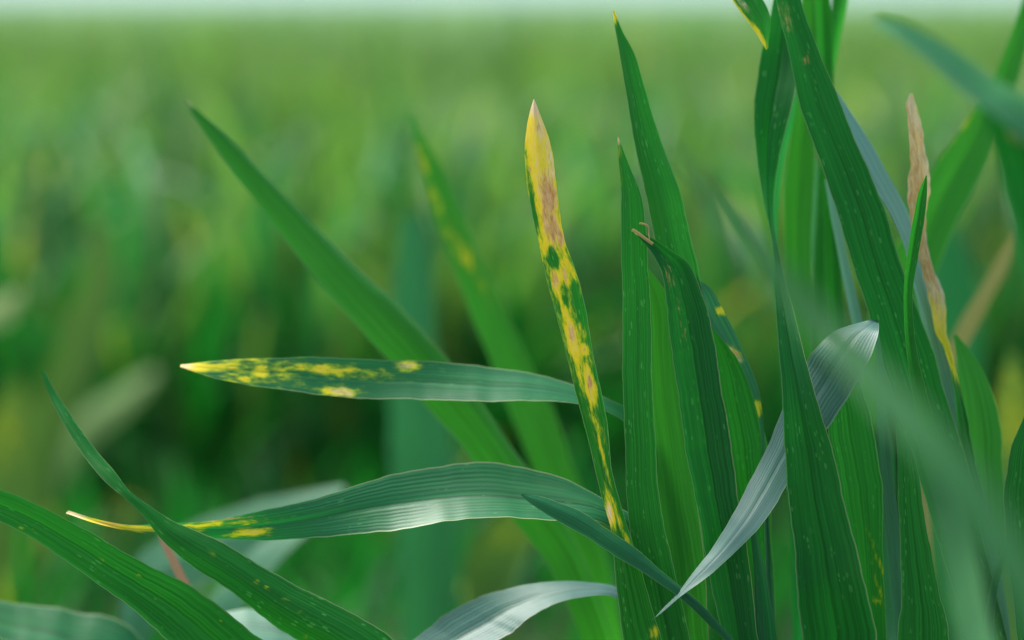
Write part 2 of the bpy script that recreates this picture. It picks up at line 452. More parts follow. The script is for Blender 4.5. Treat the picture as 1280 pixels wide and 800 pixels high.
# --- leaves arching out to the left
P = plant('wheat plant sending three arching leaves left, with yellow tips and pale blue bends', 842, 1010, 0.856)
leaf(P, [(225,458,226,456,2), (260,470,262,451.5,4), (310,481,312,447.5,4), (370,490,372,446.5,4), (440,497,442,448,4), (520,500,521,452,10), (600,500.5,600,456.5,18),
         (660,500,664,465,19), (710,502,716,480,14), (755,512,760,500,7), (790,535,800,522,3), (815,600,832,592,0), (825,750,846,750,0)],
     0.846, 'half', fold=-0.04, n=200, cols=19, ripple=0.0006, tone=0.5, groove=0.015, label='level leaf with yellow blotched tip and pale blue underside edge', base=1030,
     spots=[(240,458,34,8,0,'yel',.8), (270,458,46,6,-2,'yel',.6), (325,466,14,12,-20,'yel',.72), (306,474,12,6,0,'yel',.6), (320,462,80,22,3,'yel',.36), (400,461,56,6,3,'yel',.62), (350,458,40,5,0,'yel',.5), (440,466,60,10,3,'yel',.34),
            (425,490,26,7,5,'yel',.62), (428,490,14,6,5,'dry',.7), (430,491,8,4,5,'brn',.5), (232,457,12,6,0,'dry',.7), (508,457,12,5,0,'dry',.6), (508,456,18,8,0,'yel',.5), (300,480,30,8,6,'yel',.42)])
leaf(P, [(83,641,85,638.5,0), (118,653,120,648.5,0), (160,663,160,655.5,0), (205,669.5,205,654,0), (260,674,259,650,-2), (330,675.5,328,639,-2), (400,672,396,622,1), (455,667.5,450,604,9),
         (510,660,505,590.5,20), (570,652,566,583,28), (640,650.5,640,585,31), (700,650,702,596.5,26), (745,648,752,620,14), (785,672,800,650,3), (812,750,832,742,0)],
     0.818, 'half', fold=-0.07, n=200, cols=19, ripple=0.0011, tone=0.5, label='drooping leaf with thin yellow tip, bent over and pale on top', base=1035,
     spots=[(95,643,20,6,10,'dry',.9), (130,655,34,5,10,'yel',1.0), (175,661,30,4,3,'yel',.8), (100,646,14,6,10,'yel',.8), (315,666,16,4,-3,'yel',1.0), (305,667,28,6,-3,'yel',.5), (330,663,12,4,0,'yel',.5),
            (260,656,70,4,-4,'yel',.55), (150,655,40,2,4,'brn',.6), (280,649,60,2.5,-5,'brn',.55), (250,664,10,4,0,'yel',.45)])
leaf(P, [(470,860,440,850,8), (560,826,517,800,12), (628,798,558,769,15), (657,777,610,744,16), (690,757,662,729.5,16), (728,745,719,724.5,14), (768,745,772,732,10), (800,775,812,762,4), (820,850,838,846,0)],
     0.848, 'waxy_sheen', fold=-0.06, n=120, cols=13, ripple=0.0008, tone=0.5, label='pale blue leaf arching low to the left', base=1000)

# --- two crossing leaves lower left
P = plant('wheat plant whose two dark green leaves stretch left and cross the lower corner', 560, 1080, 0.815)
leaf(P, [(-120,610,-119,604,0), (-60,628,-58,598,-2), (0,651,0,612.5,-2), (58,685,74,644,-2), (131,736,154,689.5,-1), (190,783,240,734.5,0), (245,835,330,800,0), (320,905,410,862,0), (430,985,490,950,0)],
     0.798, 'leaf', fold=-0.05, n=160, cols=17, ripple=0.0005, tone=0.5, label='broad dark green leaf with pale rim, running off the left',
     spots=[(25,660,5,3,20,'yel',.36), (42,662,3,2,20,'yel',.36), (172,720,5,3,30,'yel',.36), (195,748,3,2,0,'yel',.36), (215,756,3,2,0,'yel',.36), (128,700,4,2,30,'yel',.36), (275,776,3,2,0,'yel',.36)])
leaf(P, [(51,465,55,463,2,.845), (60,492,67,486,4,.84), (80,532,90,520,6,.83), (108,574,119,562,7,.82), (134,603,143,590,6,.812), (156,621,162,614,4,.808), (178,643,186,632,4), (200,672,218,652,4), (240,708,268,672,3), (298,746,332,711,2),
         (345,784,405,748,1), (400,820,480,790,1), (465,880,540,838,0)],
     0.808, 'leaf', fold=0.16, n=170, cols=17, ripple=0.0004, tone=0.52, label='slender leaf twisted near its tip, crossing over the drooping one',
     spots=[(265,695,5,4,30,'yel',.36), (320,728,4,4,30,'yel',.36), (335,735,4,3,30,'yel',.36), (341,757,4,3,30,'yel',.36), (375,763,3,3,0,'yel',.36), (382,795,5,4,0,'yel',.36), (300,752,4,3,0,'yel',.36), (360,748,4,3,0,'yel',.36), (410,790,4,3,0,'yel',.36)])

# --- central upright cluster
P = plant('wheat plant with two tall green upright leaves side by side, one reaching the horizon', 880, 1080, 0.828)
leaf(P, [(772,172,773,171,0), (773.5,200,784,200,1), (776,240,801,243,1), (776.5,290,807.5,288,1), (777.5,350,811.5,350,1), (778,420,814,420,0), (779,490,816,490,-1), (780.5,550,819,550,-1),
         (783,610,823,608,-2), (788,665,831,660,-2), (797,720,843,715,-1), (808,780,858,775,0), (825,860,875,858,0)],
     0.812, 'leaf', fold=0.03, n=180, cols=17, ripple=0.0003, tone=0.5, label='upright green leaf with ribbed veins and pale edges', spots=[(773,174,3,8,0,'dry',.9), (775,200,3,30,0,'yel',.35)])
leaf(P, [(766,13,767.5,13,0), (769,36,777,38,1), (774,66,791,64,2), (781,110,805,106,3), (789,155,819,152,3), (797,200,835,197,3), (808,250,852,246,3), (818,300,864,296,3), (830,350,875,346,3), (840,420,884,420,2), (850,500,894,500,1),
         (866,600,910,600,0), (880,700,925,700,0), (885,800,930,800,0)],
     0.824, 'leaf', fold=0.26, keel=-0.35, groove=0.0, n=180, cols=25, ripple=0.0004, tone=0.55, label='tallest leaf, narrow and pointed with a pale fold line', spots=[(768,20,4,10,0,'yel',.7)])
leaf(P, [(800,330,806,328,0), (806,380,838,376,0), (808,450,846,446,0), (812,520,856,516,0), (820,600,872,596,0), (828,680,888,676,0), (838,760,900,756,0), (850,840,905,836,0)],
     0.840, 'fresh', fold=-0.03, n=80, cols=9, tone=0.40, label='bright green leaf glowing between the darker uprights')

P = plant('wheat plant with a dark leaf with hooked torn tip and a bluish folded leaf behind', 925, 1070, 0.822)
leaf(P, [(793,291,796,288.5,0), (803,302,812,296,0), (815,316,836,311,1), (827,342,862,330,2), (832,378,878,368,2), (839,430,891.5,420,1), (846.5,490,902.5,484,0), (857,560,913.5,556,0),
         (870,630,924,627,0), (884,705,936,702,0), (896,765,944,765,0), (908,830,952,830,0)],
     0.806, 'dark', fold=-0.15, n=190, cols=17, ripple=0.0003, tone=0.47, label='dark leaf with torn hooked tip and brownish midrib',
     spots=[(795,290,5,4,40,'dry',1.0), (817,330,3,5,-30,'yel',.8), (818,334,2,3,0,'dry',.7), (838,345,8,26,-12,'brn',.36), (852,400,5,40,-8,'brn',.38)])  # brown by the overlap is shadow painted in; lower strip is midrib colour
def sliver(parent, pts, D, w):
    A = np.array([at(x - w * 0.6, y + w, D) for x, y in pts]); B = np.array([at(x + w * 0.6, y - w, D) for x, y in pts])
    me = strip_mesh('torn_tip', A, B, M['straw'], 0.25, 5, 0.0, tone=0.9)
    me.transform(Matrix.Translation(-P.location))
    link('torn_tip', me, parent)
DL = [c for c in P.children if c.name.startswith('leaf')][0]
sliver(DL, [(790,287), (794,289), (801,294), (809,300), (816,305)], 0.8035, 1.7)
sliver(DL, [(799,279), (803,279.5), (808,281), (811,284), (811,292), (812,300)], 0.8045, 1.1)
leaf(P, [(868,343,870,345,3), (876,372,888,360,7), (883,398,903,384,8), (893,415,915,409,8), (908,432,925,434,7), (921,449,936,459,6), (933,476,945,482,4), (944,508,951,508,3), (950,540,956,548,2),
         (954,600,960,604,1), (956,680,963,684,0), (960,800,970,800,0)],
     0.826, 'pale', fold=-0.06, n=150, cols=15, ripple=0.0006, tone=0.36, label='bluish folded leaf with orange rust spots along its edge',
     spots=[(900,388,3,4,0,'dry',.5), (901,388,6,7,0,'yel',.7), (914,437,4,4,30,'dry',.8), (920,442,7,5,40,'brn',.75), (925,450,5,4,40,'dry',.8), (918,441,12,6,40,'yel',.6), (946,508,5,7,0,'yel',.9), (949,514,3,8,0,'yel',.7)])
leaf(P, [(884,395,888,398,0), (887,430,918,440,0), (892,470,936,474,0), (898,520,951,520,0), (906,570,960,572,0), (918,640,963,640,0), (930,700,966,700,0), (940,780,970,780,0)],
     0.834, 'leaf', fold=-0.04, n=80, cols=11, tone=0.42)

# --- pale ribbon leaf, its stem behind the big front leaf
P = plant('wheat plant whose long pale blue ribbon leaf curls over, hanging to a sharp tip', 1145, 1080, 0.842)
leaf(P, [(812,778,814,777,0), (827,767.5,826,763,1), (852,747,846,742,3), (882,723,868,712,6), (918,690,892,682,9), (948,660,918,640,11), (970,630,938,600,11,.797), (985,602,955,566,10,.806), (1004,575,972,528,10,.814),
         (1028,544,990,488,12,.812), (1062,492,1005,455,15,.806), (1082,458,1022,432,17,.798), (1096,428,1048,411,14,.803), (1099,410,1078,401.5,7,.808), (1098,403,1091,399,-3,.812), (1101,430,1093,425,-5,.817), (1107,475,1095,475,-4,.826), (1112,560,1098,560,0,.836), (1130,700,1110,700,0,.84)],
     0.792, 'waxy_sheen', fold=0.05, n=240, cols=21, ripple=0.0006, tone=0.5, label='pale blue ribbon leaf curled over at the top')
leaf(P, [(1120,530,1124,528,0), (1121.5,570,1143,568,0), (1123,630,1153,628,0), (1125.5,690,1163,686,0), (1126.5,740,1174,737,0), (1122,800,1187,800,0), (1118,880,1180,880,0)],
     0.798, 'leaf', fold=0.03, n=100, cols=15, ripple=0.0003, tone=0.45, label='narrow upright blade with crisp pale edges')
leaf(P, [(1098,500,1102,498,0), (1096,560,1118,560,0), (1100,620,1118,620,0), (1102,680,1112,680,0), (1106,760,1118,760,0)], 0.90, 'pale', fold=0.0, n=50, cols=7, tone=0.4, base=1040)

# --- big front leaf
P = plant('wheat plant with a broad dark front leaf and a small folded blade lying left', 1045, 1080, 0.800)
leaf(P, [(975,-60,985,-62,0,.865), (964,15,1000,5,0,.862), (950,70,1000,65,0,.86), (943,130,992,125,2,.855), (946,190,976,188,6,.85), (955,255,968,254,9,.84), (966,310,972,310,10,.825), (968,350,980,348,6,.81),
         (971,400,993,395,3,.797), (974,450,1007,448,1,.788), (978,500,1021,497,0,.784), (981,560,1038,556,0), (985,620,1053,612,0), (991,680,1067,670,0), (997,735,1080,728,0), (1003,800,1096,800,0,.788), (1015,880,1090,880,0,.792)],
     0.862, 'dark', fold=-0.13, n=230, cols=19, ripple=0.0005, tone=0.5, label='broad dark leaf with a deep midrib groove, twisting as it rises')
leaf(P, [(651,619,652.5,617.5,0), (664,630.5,672,619.5,3), (684,643.5,695,627,4), (714,660.5,727,639.5,5), (740,676,760,661,5), (772,697,797,687,5), (810,720,829,714.5,5), (850,747.5,869,748,4), (882,777,903,784,2), (930,830,950,838,0), (985,920,1004,920,0)],
     0.795, 'half', fold=0.20, n=150, cols=15, ripple=0.0002, tone=0.42, label='small folded blade pointing left over the yellow leaf')
leaf(P, [(1040,430,1046,428,0), (1034,480,1075,478,0), (1036,540,1092,540,0), (1046,600,1102,600,0), (1058,660,1104,660,0), (1066,720,1104,720,0), (1072,780,1108,780,0)],
     0.824, 'leaf', fold=-0.04, n=80, cols=11, tone=0.40, label='plain green leaf behind with a yellow fleck at its edge', spots=[(1098,751,7,6,20,'yel',.55), (1100,740,3,30,-15,'yel',.5), (1098,700,3,40,-20,'yel',.4)])
leaf(P, [(935,640,940,636,0), (940,690,952,690,3), (943,740,962,740,3), (944,800,972,800,2), (960,880,990,880,0)], 0.815, 'half', fold=0.15, n=60, cols=9, tone=0.4)

# --- broad diagonal leaf from the top
P = plant('wheat plant with a broad dark leaf slanting down from the top edge', 1262, 1090, 0.850)
leaf(P, [(950,-90,965,-95,2), (962,-40,990,-46,2), (972,10,1002,2,2), (986,70,1022,60,1), (1003,140,1051,130,0), (1024,200,1076,190,0), (1045,262,1101,250,0), (1066,330,1124,318,0), (1085,395,1147,385,0),
         (1104,455,1168,445,2), (1124,520,1188,510,4), (1146,590,1208,580,5), (1172,670,1228,660,5), (1196,750,1246,742,4), (1216,820,1262,815,2)],
     0.834, 'dark', fold=-0.04, n=170, cols=15, ripple=0.0004, tone=0.48, label='broad dark diagonal leaf', spots=[(982,20,10,26,-15,'brn',.42), (1008,76,5,8,0,'brn',.5)])  # brown patch near the top is shading painted as leaf colour
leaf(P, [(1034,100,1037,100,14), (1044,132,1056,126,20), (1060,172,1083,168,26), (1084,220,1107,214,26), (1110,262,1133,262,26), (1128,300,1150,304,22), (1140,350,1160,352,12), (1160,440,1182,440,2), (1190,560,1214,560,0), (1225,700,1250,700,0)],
     0.850, 'sky_glint', fold=-0.16, n=120, cols=11, ripple=0.0003, tone=0.55, label='shiny pale leaf edge beside the dark diagonal')
leaf(P, [(1157,220,1158.5,219,0), (1149,238,1159,238,2), (1141,275,1156,272,3), (1134,320,1148,320,3), (1130,358,1141,362,3), (1130,400,1142,404,2), (1142,500,1160,500,0), (1180,640,1204,640,0,.835), (1222,780,1250,780,0,.845)],
     0.803, 'leaf', fold=-0.22, n=120, cols=11, tone=0.6, label='small sharp blade with one bright edge')

# --- dried curled leaf
P = plant('wheat plant with a tan dried curled leaf and a rounded dark green one', 1236, 1060, 0.866)
leaf(P, [(1137,117,1140,117,0), (1132,130,1142,128,2), (1131.5,150,1147,148,5), (1135,185,1153,182,6), (1137,220,1157,218,6), (1137,260,1158,258,5), (1142,295,1160,292,4), (1150,325,1165,320,4), (1158,352,1174,346,3), (1164,380,1183,374,2),
         (1168,410,1187,406,2), (1178,440,1192,440,3), (1188,480,1197,480,4), (1198,540,1210,540,2), (1210,620,1226,620,0), (1222,760,1244,760,0)],
     0.846, 'leaf', fold=0.30, n=220, cols=17, ripple=0.0016, tone=0.5, rough_edge=0.16, label='dried tan leaf, brown speckled and yellow lower down',
     spots=[(1145,200,40,150,0,'dry',1.0), (1158,330,20,60,-20,'dry',1.0), (1145,240,18,150,-8,'brn',.62), (1160,335,10,34,-20,'brn',.62), (1175,395,20,40,-15,'yel',1.0), (1186,440,8,40,-15,'yel',.7), (1148,180,4,30,0,'brn',.6)])
leaf(P, [(1192,420,1196,418,0), (1196,450,1218,446,2), (1200,490,1238,482,3), (1203,540,1250,530,3), (1205,590,1254,588,2), (1208,660,1255,660,0), (1214,760,1254,760,0)],
     0.868, 'fresh', fold=-0.04, n=80, cols=9, tone=0.30, label='rounded dark green leaf with a bright rim')

# --- out-of-focus leaf across the front
P = plant('blurred wheat plant close to the lens whose pale leaf crosses diagonally', 1420, 1100, 0.41)
leaf(P, [(836,184,840,180,0,.50), (898,279,916,262,-2,.49), (962,355,986,333,-3,.48), (1036,444,1066,416,0,.47), (1098,517,1134,485,5,.46), (1158,587,1198,554,9,.45), (1212,670,1256,636,11,.44), (1264,757,1308,726,9,.43), (1310,850,1355,822,5,.42)],
     0.50, 'veil', fold=-0.04, n=100, cols=11, tone=0.42)
leaf(P, [(1146,560,1150,556,0,.60), (1160,620,1186,608,3,.60), (1176,690,1214,680,5,.59), (1192,770,1234,760,5,.57), (1215,860,1260,850,4,.54), (1290,980,1340,970,2,.48)],
     0.60, 'veil', fold=-0.03, n=80, cols=9, tone=0.4, label='second blurred strand below the first')

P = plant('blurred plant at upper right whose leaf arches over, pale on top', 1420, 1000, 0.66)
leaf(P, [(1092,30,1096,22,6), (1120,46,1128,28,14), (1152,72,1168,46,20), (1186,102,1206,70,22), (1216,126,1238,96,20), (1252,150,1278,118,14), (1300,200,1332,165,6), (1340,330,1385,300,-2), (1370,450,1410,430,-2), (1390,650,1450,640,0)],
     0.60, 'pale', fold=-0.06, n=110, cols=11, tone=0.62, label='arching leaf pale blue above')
leaf(P, [(1206,104,1216,100,0), (1224,128,1262,118,0), (1238,180,1304,165,0), (1258,250,1336,230,0), (1280,330,1370,320,0), (1330,520,1420,510,0)],
     0.615, 'dark', fold=-0.05, n=60, cols=9, tone=0.45, label='dark green blade hanging beneath', spots=[(1268,172,6,22,-50,'brn',.45)])

P = plant('wheat plant at lower right with one sharp dark blade cut by the frame edge', 1300, 1080, 0.80)
leaf(P, [(1292,480,1296,478,0), (1279,522,1304,518,0), (1264,560,1306,556,0), (1256,600,1306,596,0), (1255,640,1306,640,0), (1262,720,1310,720,0), (1272,800,1318,800,0)],
     0.792, 'leaf', fold=0.04, n=100, cols=13, tone=0.46)
leaf(P, [(1280,618,1283,617,0), (1262,668,1272,664,2), (1246,704,1258,700,3), (1236,740,1247,738,3), (1228,790,1242,790,2), (1240,880,1256,880,0)], 0.83, 'half', fold=-0.2, n=60, cols=9, tone=0.4)

# --- softer plants just behind
P = plant('softly blurred plant with a straight green leaf slanting from upper right', 1000, 1090, 0.95)
leaf(P, [(1284,-20,1290,-20,0), (1264,40,1286,44,0), (1240,100,1268,112,0), (1206,152,1246,172,0), (1168,208,1216,240,0), (1140,262,1188,298,0), (1110,330,1160,362,0), (1078,420,1124,440,0), (1045,540,1090,550,0), (1015,700,1060,700,0)],
     0.945, 'fresh', fold=-0.05, n=90, cols=9, tone=0.5, spots=[(1190,170,7,90,35,'yel',.40)])
leaf(P, [(1041,-40,1062,-40,2), (1040,0,1060,0,3), (1034,50,1050,52,4), (1031,95,1042,97,3), (1026,150,1040,150,2), (1020,260,1036,260,0), (1010,450,1030,450,0), (1000,700,1020,700,0)],
     0.91, 'leaf', fold=0.25, n=90, cols=9, tone=0.55, label='thin leaf standing up to the sky')
leaf(P, [(1003,-40,1026,-40,0), (1000,20,1028,20,0), (998,80,1024,80,0), (990,150,1020,150,0), (981,230,1017,230,0), (980,320,1014,320,0), (984,420,1016,420,0), (990,560,1020,560,0)],
     0.90, 'fresh', fold=-0.06, n=90, cols=9, tone=0.52, label='glowing green upright leaf behind the dark diagonal')
leaf(P, [(996,104,998,104,0), (984,150,992,148,4), (972,205,980,204,5), (966,260,973,260,5), (965,320,972,320,4), (972,420,984,420,2), (985,600,1000,600,0)],
     0.888, 'half', fold=0.1, n=70, cols=7, tone=0.62)
leaf(P, [(1016,200,1020,198,3), (1014,260,1027,260,6), (1014,330,1028,330,6), (1016,390,1026,390,5), (1016,500,1030,500,2), (1010,700,1026,700,0)],
     0.915, 'pale', fold=0.0, n=60, cols=7, tone=0.4)
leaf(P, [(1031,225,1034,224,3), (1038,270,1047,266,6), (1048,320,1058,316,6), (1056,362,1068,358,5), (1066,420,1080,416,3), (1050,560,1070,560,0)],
     0.872, 'sky_glint', fold=-0.1, n=60, cols=7, tone=0.5)

P = plant('wheat plant dangling a yellow-edged leaf tip in from the top frame edge', 1060, 1100, 0.90)
leaf(P, [(958,62,960,60,2), (940,34,962,20,4), (918,4,950,-6,4), (896,-30,934,-40,3), (890,-80,925,-92,0), (905,-140,925,-160,0), (955,-170,960,-190,0,.85), (1000,-120,1022,-140,0,.87), (1016,-20,1036,-20,0,.885), (1024,150,1044,150,0,.89), (1035,400,1055,400,0,.895), (1050,700,1070,700)],
     0.826, 'leaf', fold=-0.14, n=150, cols=15, ripple=0.0005, tone=0.55, label='leaf tip with bright yellow edge',
     spots=[(912,0,5,20,-30,'yel',1.0), (930,26,5,26,-34,'yel',1.0), (947,46,5,20,-30,'yel',.9), (928,6,3,14,-45,'dry',.7)])

P = plant('softly blurred plant with one long leaf leaning left to a fine pale tip', 800, 1080, 0.96)
leaf(P, [(231,126,232.5,124,2), (258,168,270,156,4), (300,227,318,206,5), (345,285,371,260,5), (392,345,424,312,5), (440,402,480,365,5), (490,455,530,415,4), (540,515,580,475,2), (590,575,628,540,2), (635,640,672,606,0), (680,700,716,670,0), (724,790,758,770,0)],
     0.915, 'fresh', fold=0.22, keel=0.5, groove=0.0, n=140, cols=21, ripple=0.0005, tone=0.60, label='long leaning leaf with pale upper margin', spots=[(235,130,10,8,40,'dry',.5)])

P = plant('blurred upright wheat plant with yellow spots on its leaf between the leaning and yellow ones', 790, 1080, 1.08)
leaf(P, [(511,142,514,140,0), (519,180,533,176,1), (530,225,557,218,1), (545,280,578,270,2), (566,335,602,325,2), (588,390,628,380,1), (612,450,655,440,0), (640,520,690,512,0), (670,600,720,592,0), (705,700,756,694,0)],
     1.02, 'fresh', fold=-0.10, n=140, cols=15, tone=0.68, label='yellow-spotted green leaf',
     spots=[(542,245,6,16,-20,'yel',.5), (547,262,7,12,-20,'yel',.35), (583,316,7,18,-24,'yel',.5), (590,335,8,16,-24,'yel',.36), (528,200,5,26,-20,'yel',.45), (605,360,5,30,-25,'yel',.34), (566,300,14,40,-22,'yel',.3)])

P = plant('very blurred plant with one wide pale upright leaf, left of the yellow leaf', 540, 1080, 1.35)
leaf(P, [(500,270,525,268,2), (493,330,540,328,4), (488,420,545,418,6), (486,520,560,518,8), (492,620,575,618,8), (498,720,575,720,8), (502,820,570,820,5)],
     1.32, 'pale', fold=-0.06, n=70, cols=9, tone=0.55)

P = plant('blurred plant with a narrow tan straw-coloured leaf at far right', 1150, 1080, 1.0)
leaf(P, [(1267,290,1271,292,0), (1250,316,1264,324,0), (1226,358,1243,368,0), (1200,402,1219,414,0), (1172,460,1190,470,0), (1150,560,1172,566,0), (1140,720,1165,720,0)],
     1.02, 'straw', fold=0.05, n=70, cols=9, tone=0.45)

P = plant('blurred dried tan stalk-like plant crossing behind the lower left leaves', 320, 1080, 0.92)
leaf(P, [(196,655,199,653,0), (199,672,207,668,0), (212,704,222,700,0), (228,738,240,734,0), (244,780,258,776,0), (268,860,284,856,0)],
     0.885, 'dry', fold=0.1, n=60, cols=7, tone=0.55)

P = plant('blurred pale plant behind the drooping leaf, its grey leaves fanning low left', 330, 1060, 1.1)
leaf(P, [(432,612,430,606,4), (385,650,370,616,9), (330,690,300,632,13), (270,720,240,655,14), (200,770,170,700,12), (190,840,150,820,6), (250,930,225,930,2)][::1],
     1.10, 'pale', fold=-0.04, n=70, cols=9, tone=0.35)
leaf(P, [(398,655,393,650,4), (360,690,340,670,10), (320,735,290,715,12), (290,790,255,770,10), (285,850,258,850,4)], 1.06, 'pale', fold=-0.03, n=60, cols=9, tone=0.35)
leaf(P, [(240,800,236,790,8), (285,800,280,766,16), (330,806,330,762,18), (375,820,380,772,14), (390,880,410,850,6)], 0.90, 'waxy_sheen', fold=-0.03, n=60, cols=9, tone=0.95, label='very pale leaf bend shining between the crossing leaves')
P = plant('blurred pale green plant filling the lower left corner below the broad leaf', 190, 1080, 0.70)
leaf(P, [(-60,775,-58,745,8), (0,800,4,752,12), (70,822,82,762,14), (140,845,160,782,12), (190,900,215,860,5)], 0.70, 'half', fold=-0.03, n=60, cols=9, tone=0.55)

# left-hand background plants that read singly through the blur
BLUR = 'far blurred plants at left'
P = plant('far blurred plant with a yellow-green leaf slanting up through the left edge', 20, 900, 1.75)
leaf(P, [(128,278,134,276,0), (105,330,150,330,0), (85,390,140,395,0), (60,460,115,470,0), (30,540,85,550,0), (5,640,55,645,0), (0,760,40,760,0)], 1.75, 'crop', fold=-0.05, n=50, cols=7, tone=0.85)
P = plant('far blurred plant with a pale straw leaf sloping behind the slender tip', 60, 900, 1.9)
leaf(P, [(196,468,192,460,5), (165,510,148,485,10), (120,548,100,518,10), (80,600,60,580,8), (60,700,35,690,3)], 1.9, 'lime', fold=-0.05, n=50, cols=7, tone=0.5)
P = plant('far blurred plant with a pale cut leaf end showing at the left edge', -40, 900, 1.7)
leaf(P, [(28,372,26,362,3), (14,402,8,368,8), (-20,415,-24,380,8), (-50,480,-75,470,3), (-50,600,-75,600,0)], 1.7, 'lime', fold=-0.05, n=50, cols=7, tone=0.7)
P = plant('far blurred plant with a wide yellowish leaf low at the left edge', 10, 950, 1.6)
leaf(P, [(20,470,26,468,0), (-10,520,40,522,3), (-20,570,30,575,3), (-30,640,25,645,0), (-20,760,25,760,0)], 1.6, 'crop', fold=-0.03, n=50, cols=7, tone=0.9, spots=[(5,540,40,60,0,'yel',.30)])
P = plant('far blurred yellowing plant at the right edge behind the dark blade', 1270, 950, 1.25)
leaf(P, [(1262,440,1268,438,0), (1246,490,1288,490,2), (1242,545,1292,545,2), (1248,620,1290,620,0), (1255,740,1285,740,0)], 1.25, 'crop', fold=-0.03, n=50, cols=7, tone=0.8, spots=[(1268,520,30,60,0,'yel',.38)])
P = plant('far blurred blue-grey plant behind the tan leaf at right', 1180, 950, 1.4)
leaf(P, [(1172,250,1178,250,4), (1155,310,1205,305,9), (1160,370,1225,365,10), (1170,440,1228,440,8), (1172,560,1222,560,3), (1170,740,1210,740,0)], 1.4, 'half', fold=-0.03, n=50, cols=7, tone=0.6)
P = plant('far blurred plant with a yellow-green leaf under the drooping leaf bend', 640, 1000, 1.3)
leaf(P, [(668,600,672,598,0), (630,640,672,640,3), (596,668,660,690,6), (580,720,640,740,3), (600,820,650,820,0)], 1.3, 'crop', fold=-0.03, n=50, cols=7, tone=0.85, spots=[(640,665,40,30,0,'yel',.28)])

# ------------------------------------------------------------------ the rest of the field
def field_leaf(r, n=12, cols=3, h0=None):
    """edge curves of one arching field leaf, in plant coordinates"""
    az = r.uniform(0, 2 * math.pi)
    h0 = r.uniform(0.04, 0.17) if h0 is None else h0
    L = r.uniform(0.17, 0.29); w = r.uniform(0.008, 0.0135)
    el = R(r.uniform(62, 88)); bend = r.uniform(0.15, 1.0) ** 1.5 * R(115)
    d = np.array([math.cos(az), math.sin(az), 0.0]); sd = np.array([-math.sin(az), math.cos(az), 0.0])
    tw = r.uniform(-1.3, 1.3)
    p = np.array([0, 0, h0]); A = []; B = []
    for i in range(n):
        q = i / (n - 1)
        e = el - bend * q ** 1.8
        t = d * math.cos(e) + np.array([0, 0, 1]) * math.sin(e)
        up = np.cross(sd, t)
        a = tw * q
        side = sd * math.cos(a) + up * math.sin(a)
        ww = w * (0.55 + 0.45 * min(1, q * 5)) * (1 - q ** 3.5) * 0.5 + 0.0003
        A.append(p + side * ww); B.append(p - side * ww)
        p = p + t * L / (n - 1)
    return np.array(A[::-1]), np.array(B[::-1])

PROTOS = []
for k in range(9):
    r = np.random.default_rng(50 + k)
    parts = []
    hs = [0.05, 0.09, 0.12, 0.15, 0.17]
    for q, h in enumerate(hs):
        A, B = field_leaf(r, 12, 3, h)
        me = strip_mesh('leaf', A, B, M['crop' if (q + k) % 3 else 'half'], -0.12, 5, 0.0, seed=k * 10 + q, tone=float(r.uniform(0.40, 0.80)))
        # some dying tips
        if r.uniform() < 0.04:
            na = len(A); v = np.zeros((na, 5)); v[: na // 4] = 0.45
            me.attributes['yel'].data.foreach_set('value', v.ravel().astype(np.float32))
        parts.append(('leaf', me))
    st = tube_mesh('stem', [(0, 0, -0.01), (0, 0, 0.08), (0, 0, 0.175)], [0.0032, 0.0028, 0.0018], M['stem'], 6)
    parts.append(('stem', st))
    PROTOS.append(parts)

def place_field_plant(x, y, k, rz, s):
    o = bpy.data.objects.new('wheat_plant', None); COL.objects.link(o)
    o.location = (x, y, 0); o.rotation_euler = (0, 0, rz); o.scale = (s, s, s)
    o['label'] = 'green wheat plant melting into the blurred crop of the field behind'
    o['category'] = 'wheat plant'; o['group'] = 'wheat plants of the blurred field behind'
    for nm, me in PROTOS[k]:
        link(nm, me, o)

def hwid(y): return 0.235 * y + 0.06
spots_xy = []
for tries in range(20000):
    if len(spots_xy) >= 280: break
    y = math.sqrt(rng.uniform(1.85 ** 2, 2.70 ** 2)); x = rng.uniform(-1, 1) * hwid(y)
    if any((x - a) ** 2 + (y - b) ** 2 < 0.024 ** 2 for a, b in spots_xy): continue
    spots_xy.append((x, y))
for (x, y) in spots_xy:
    place_field_plant(x, y, int(rng.integers(len(PROTOS))), rng.uniform(0, 6.28), rng.uniform(0.86, 1.10))

def joined_crop(name, pts, n, cols, mat, label):
    Vs, Fs, U, VV, yel, tone = [], [], [], [], [], []
    off = 0
    for (x, y, s) in pts:
        tn = rng.uniform(0.35, 0.85)
        for q in range(4):
            A, B = field_leaf(rng, n, 2)
            A = A * s + np.array([x, y, 0]); B = B * s + np.array([x, y, 0])
            V = np.empty((2 * n, 3)); V[0::2] = A; V[1::2] = B
            Vs.append(V)
            idx = np.arange(n - 1) * 2 + off
            Fs.append(np.stack([idx, idx + 2, idx + 3, idx + 1], 1))
            U.append(np.tile([0.1, 0.9], n)); VV.append(np.repeat(np.linspace(0, .25, n), 2))
            yv = np.zeros(2 * n)
            if rng.uniform() < 0.02: yv[: n] = 0.45
            yel.append(yv); tone.append(np.full(2 * n, np.clip(tn + rng.uniform(-.15, .15), 0, 1)))
            off += 2 * n
    V = np.concatenate(Vs); F = np.concatenate(Fs).tolist()
    z = np.zeros(len(V))
    me = finish_mesh(name, V, F, np.concatenate(U), np.concatenate(VV), {'yel': np.concatenate(yel), 'brn': z, 'dry': z, 'tone': np.concatenate(tone)}, mat)
    o = link(name, me); o['kind'] = 'stuff'; o['label'] = label
    return o

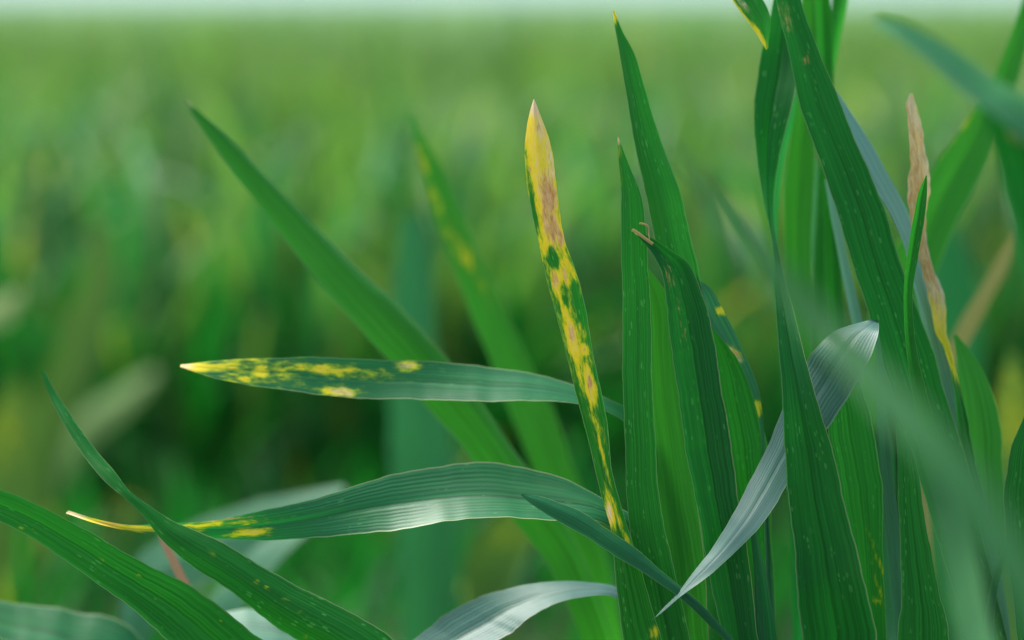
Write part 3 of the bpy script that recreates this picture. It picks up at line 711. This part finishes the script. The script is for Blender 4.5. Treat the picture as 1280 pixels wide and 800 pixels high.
pts = []
while len(pts) < 4300:
    y = math.sqrt(rng.uniform(2.45 ** 2, 9.0 ** 2)); x = rng.uniform(-1, 1) * (0.26 * y + 0.1)
    pts.append((x, y, rng.uniform(0.86, 1.10)))
joined_crop('wheat_crop', pts, 8, 2, M['crop'], 'dense green wheat crop stretching away out of focus')
pts = []
while len(pts) < 2600:
    y = 9.0 * (45 / 9.0) ** rng.uniform(0, 1); x = rng.uniform(-1, 1) * (0.27 * y + 0.3)
    pts.append((x, y, rng.uniform(0.95, 1.15) * (1 + 0.0 * y)))
joined_crop('far_wheat_crop', pts, 5, 2, M['crop'], 'far wheat crop under the horizon')

pts = []
while len(pts) < 2300:
    y = math.sqrt(rng.uniform(0.98 ** 2, 2.9 ** 2)); x = rng.uniform(-1, 1) * (0.26 * y + 0.08)
    pts.append((x, y, rng.uniform(0.25, 0.48) if y < 1.85 else rng.uniform(0.5, 0.85)))
joined_crop('low_wheat_growth', pts, 7, 2, M['dark'], 'low shaded wheat leaves filling the gaps near the soil')

pts = []
while len(pts) < 1700:
    x = rng.uniform(-3.0, 3.0); y = rng.uniform(-3.0, 2.6)
    if x * x + y * y > 9.0: continue
    if y > 0.55 and abs(x) < 0.30 * y + 0.16: continue
    if y <= 0.55 and y > -0.25 and abs(x) < 0.30: continue
    pts.append((x, y, rng.uniform(0.85, 1.08)))
joined_crop('surrounding_wheat_crop', pts, 6, 2, M['crop'], 'wheat crop standing all round the spot')

def added_ridge():  # ridge added in front of the over-bright low sky
    xs = np.linspace(-900, 900, 91); verts = []; faces = []
    prof = [(560, -2), (600, 5), (660, 15), (760, 26), (900, 34), (1100, 36)]
    for (y, h) in prof:
        for x in xs:
            verts.append((x, y + 20 * math.sin(x * 0.006), h * (1 + 0.15 * math.sin(x * 0.011 + 1) + 0.08 * math.sin(x * 0.037))))
    nx = len(xs)
    for j in range(len(prof) - 1):
        for i in range(nx - 1):
            a = j * nx + i; faces.append((a, a + 1, a + nx + 1, a + nx))
    N = NT('painted_haze_hillside')
    tc = N.new('ShaderNodeTexCoord')
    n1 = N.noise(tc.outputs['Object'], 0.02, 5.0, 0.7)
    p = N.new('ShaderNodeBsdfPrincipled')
    N.ln(N.mix(n1, (0.20, 0.28, 0.285), (0.27, 0.35, 0.355)), p.inputs['Base Color'])  # distance haze painted into the pale blue-grey base
    p.inputs['Roughness'].default_value = 0.9
    N.ln(p.outputs[0], N.out.inputs['Surface'])
    me = bpy.data.meshes.new('added_ridge'); me.from_pydata(verts, [], faces); me.materials.append(N.m)
    o = link('added_ridge', me); o['kind'] = 'structure'; o['label'] = 'added ridge hiding the bright horizon sky, pale haze painted in'
added_ridge()

def far_canopy():
    ys = list(np.geomspace(8.5, 1200, 60)); verts = []; faces = []
    nx = 61
    for j, y in enumerate(ys):
        for i in range(nx):
            x = (i / (nx - 1) - 0.5) * 2 * (0.6 * y + 2)
            verts.append((x, y, 0.27 + rng.uniform(-0.03, 0.03)))
    for j in range(len(ys) - 1):
        for i in range(nx - 1):
            a = j * nx + i; faces.append((a, a + 1, a + nx + 1, a + nx))
    me = bpy.data.meshes.new('wheat_field'); me.from_pydata(verts, [], faces); me.materials.append(M['canopy'])
    me.polygons.foreach_set('use_smooth', [True] * len(me.polygons))
    o = link('wheat_field', me); o['kind'] = 'stuff'; o['label'] = 'green wheat field reaching the horizon'
far_canopy()
for o in list(scene.objects):
    if '_stem' in o.keys(): del o['_stem']
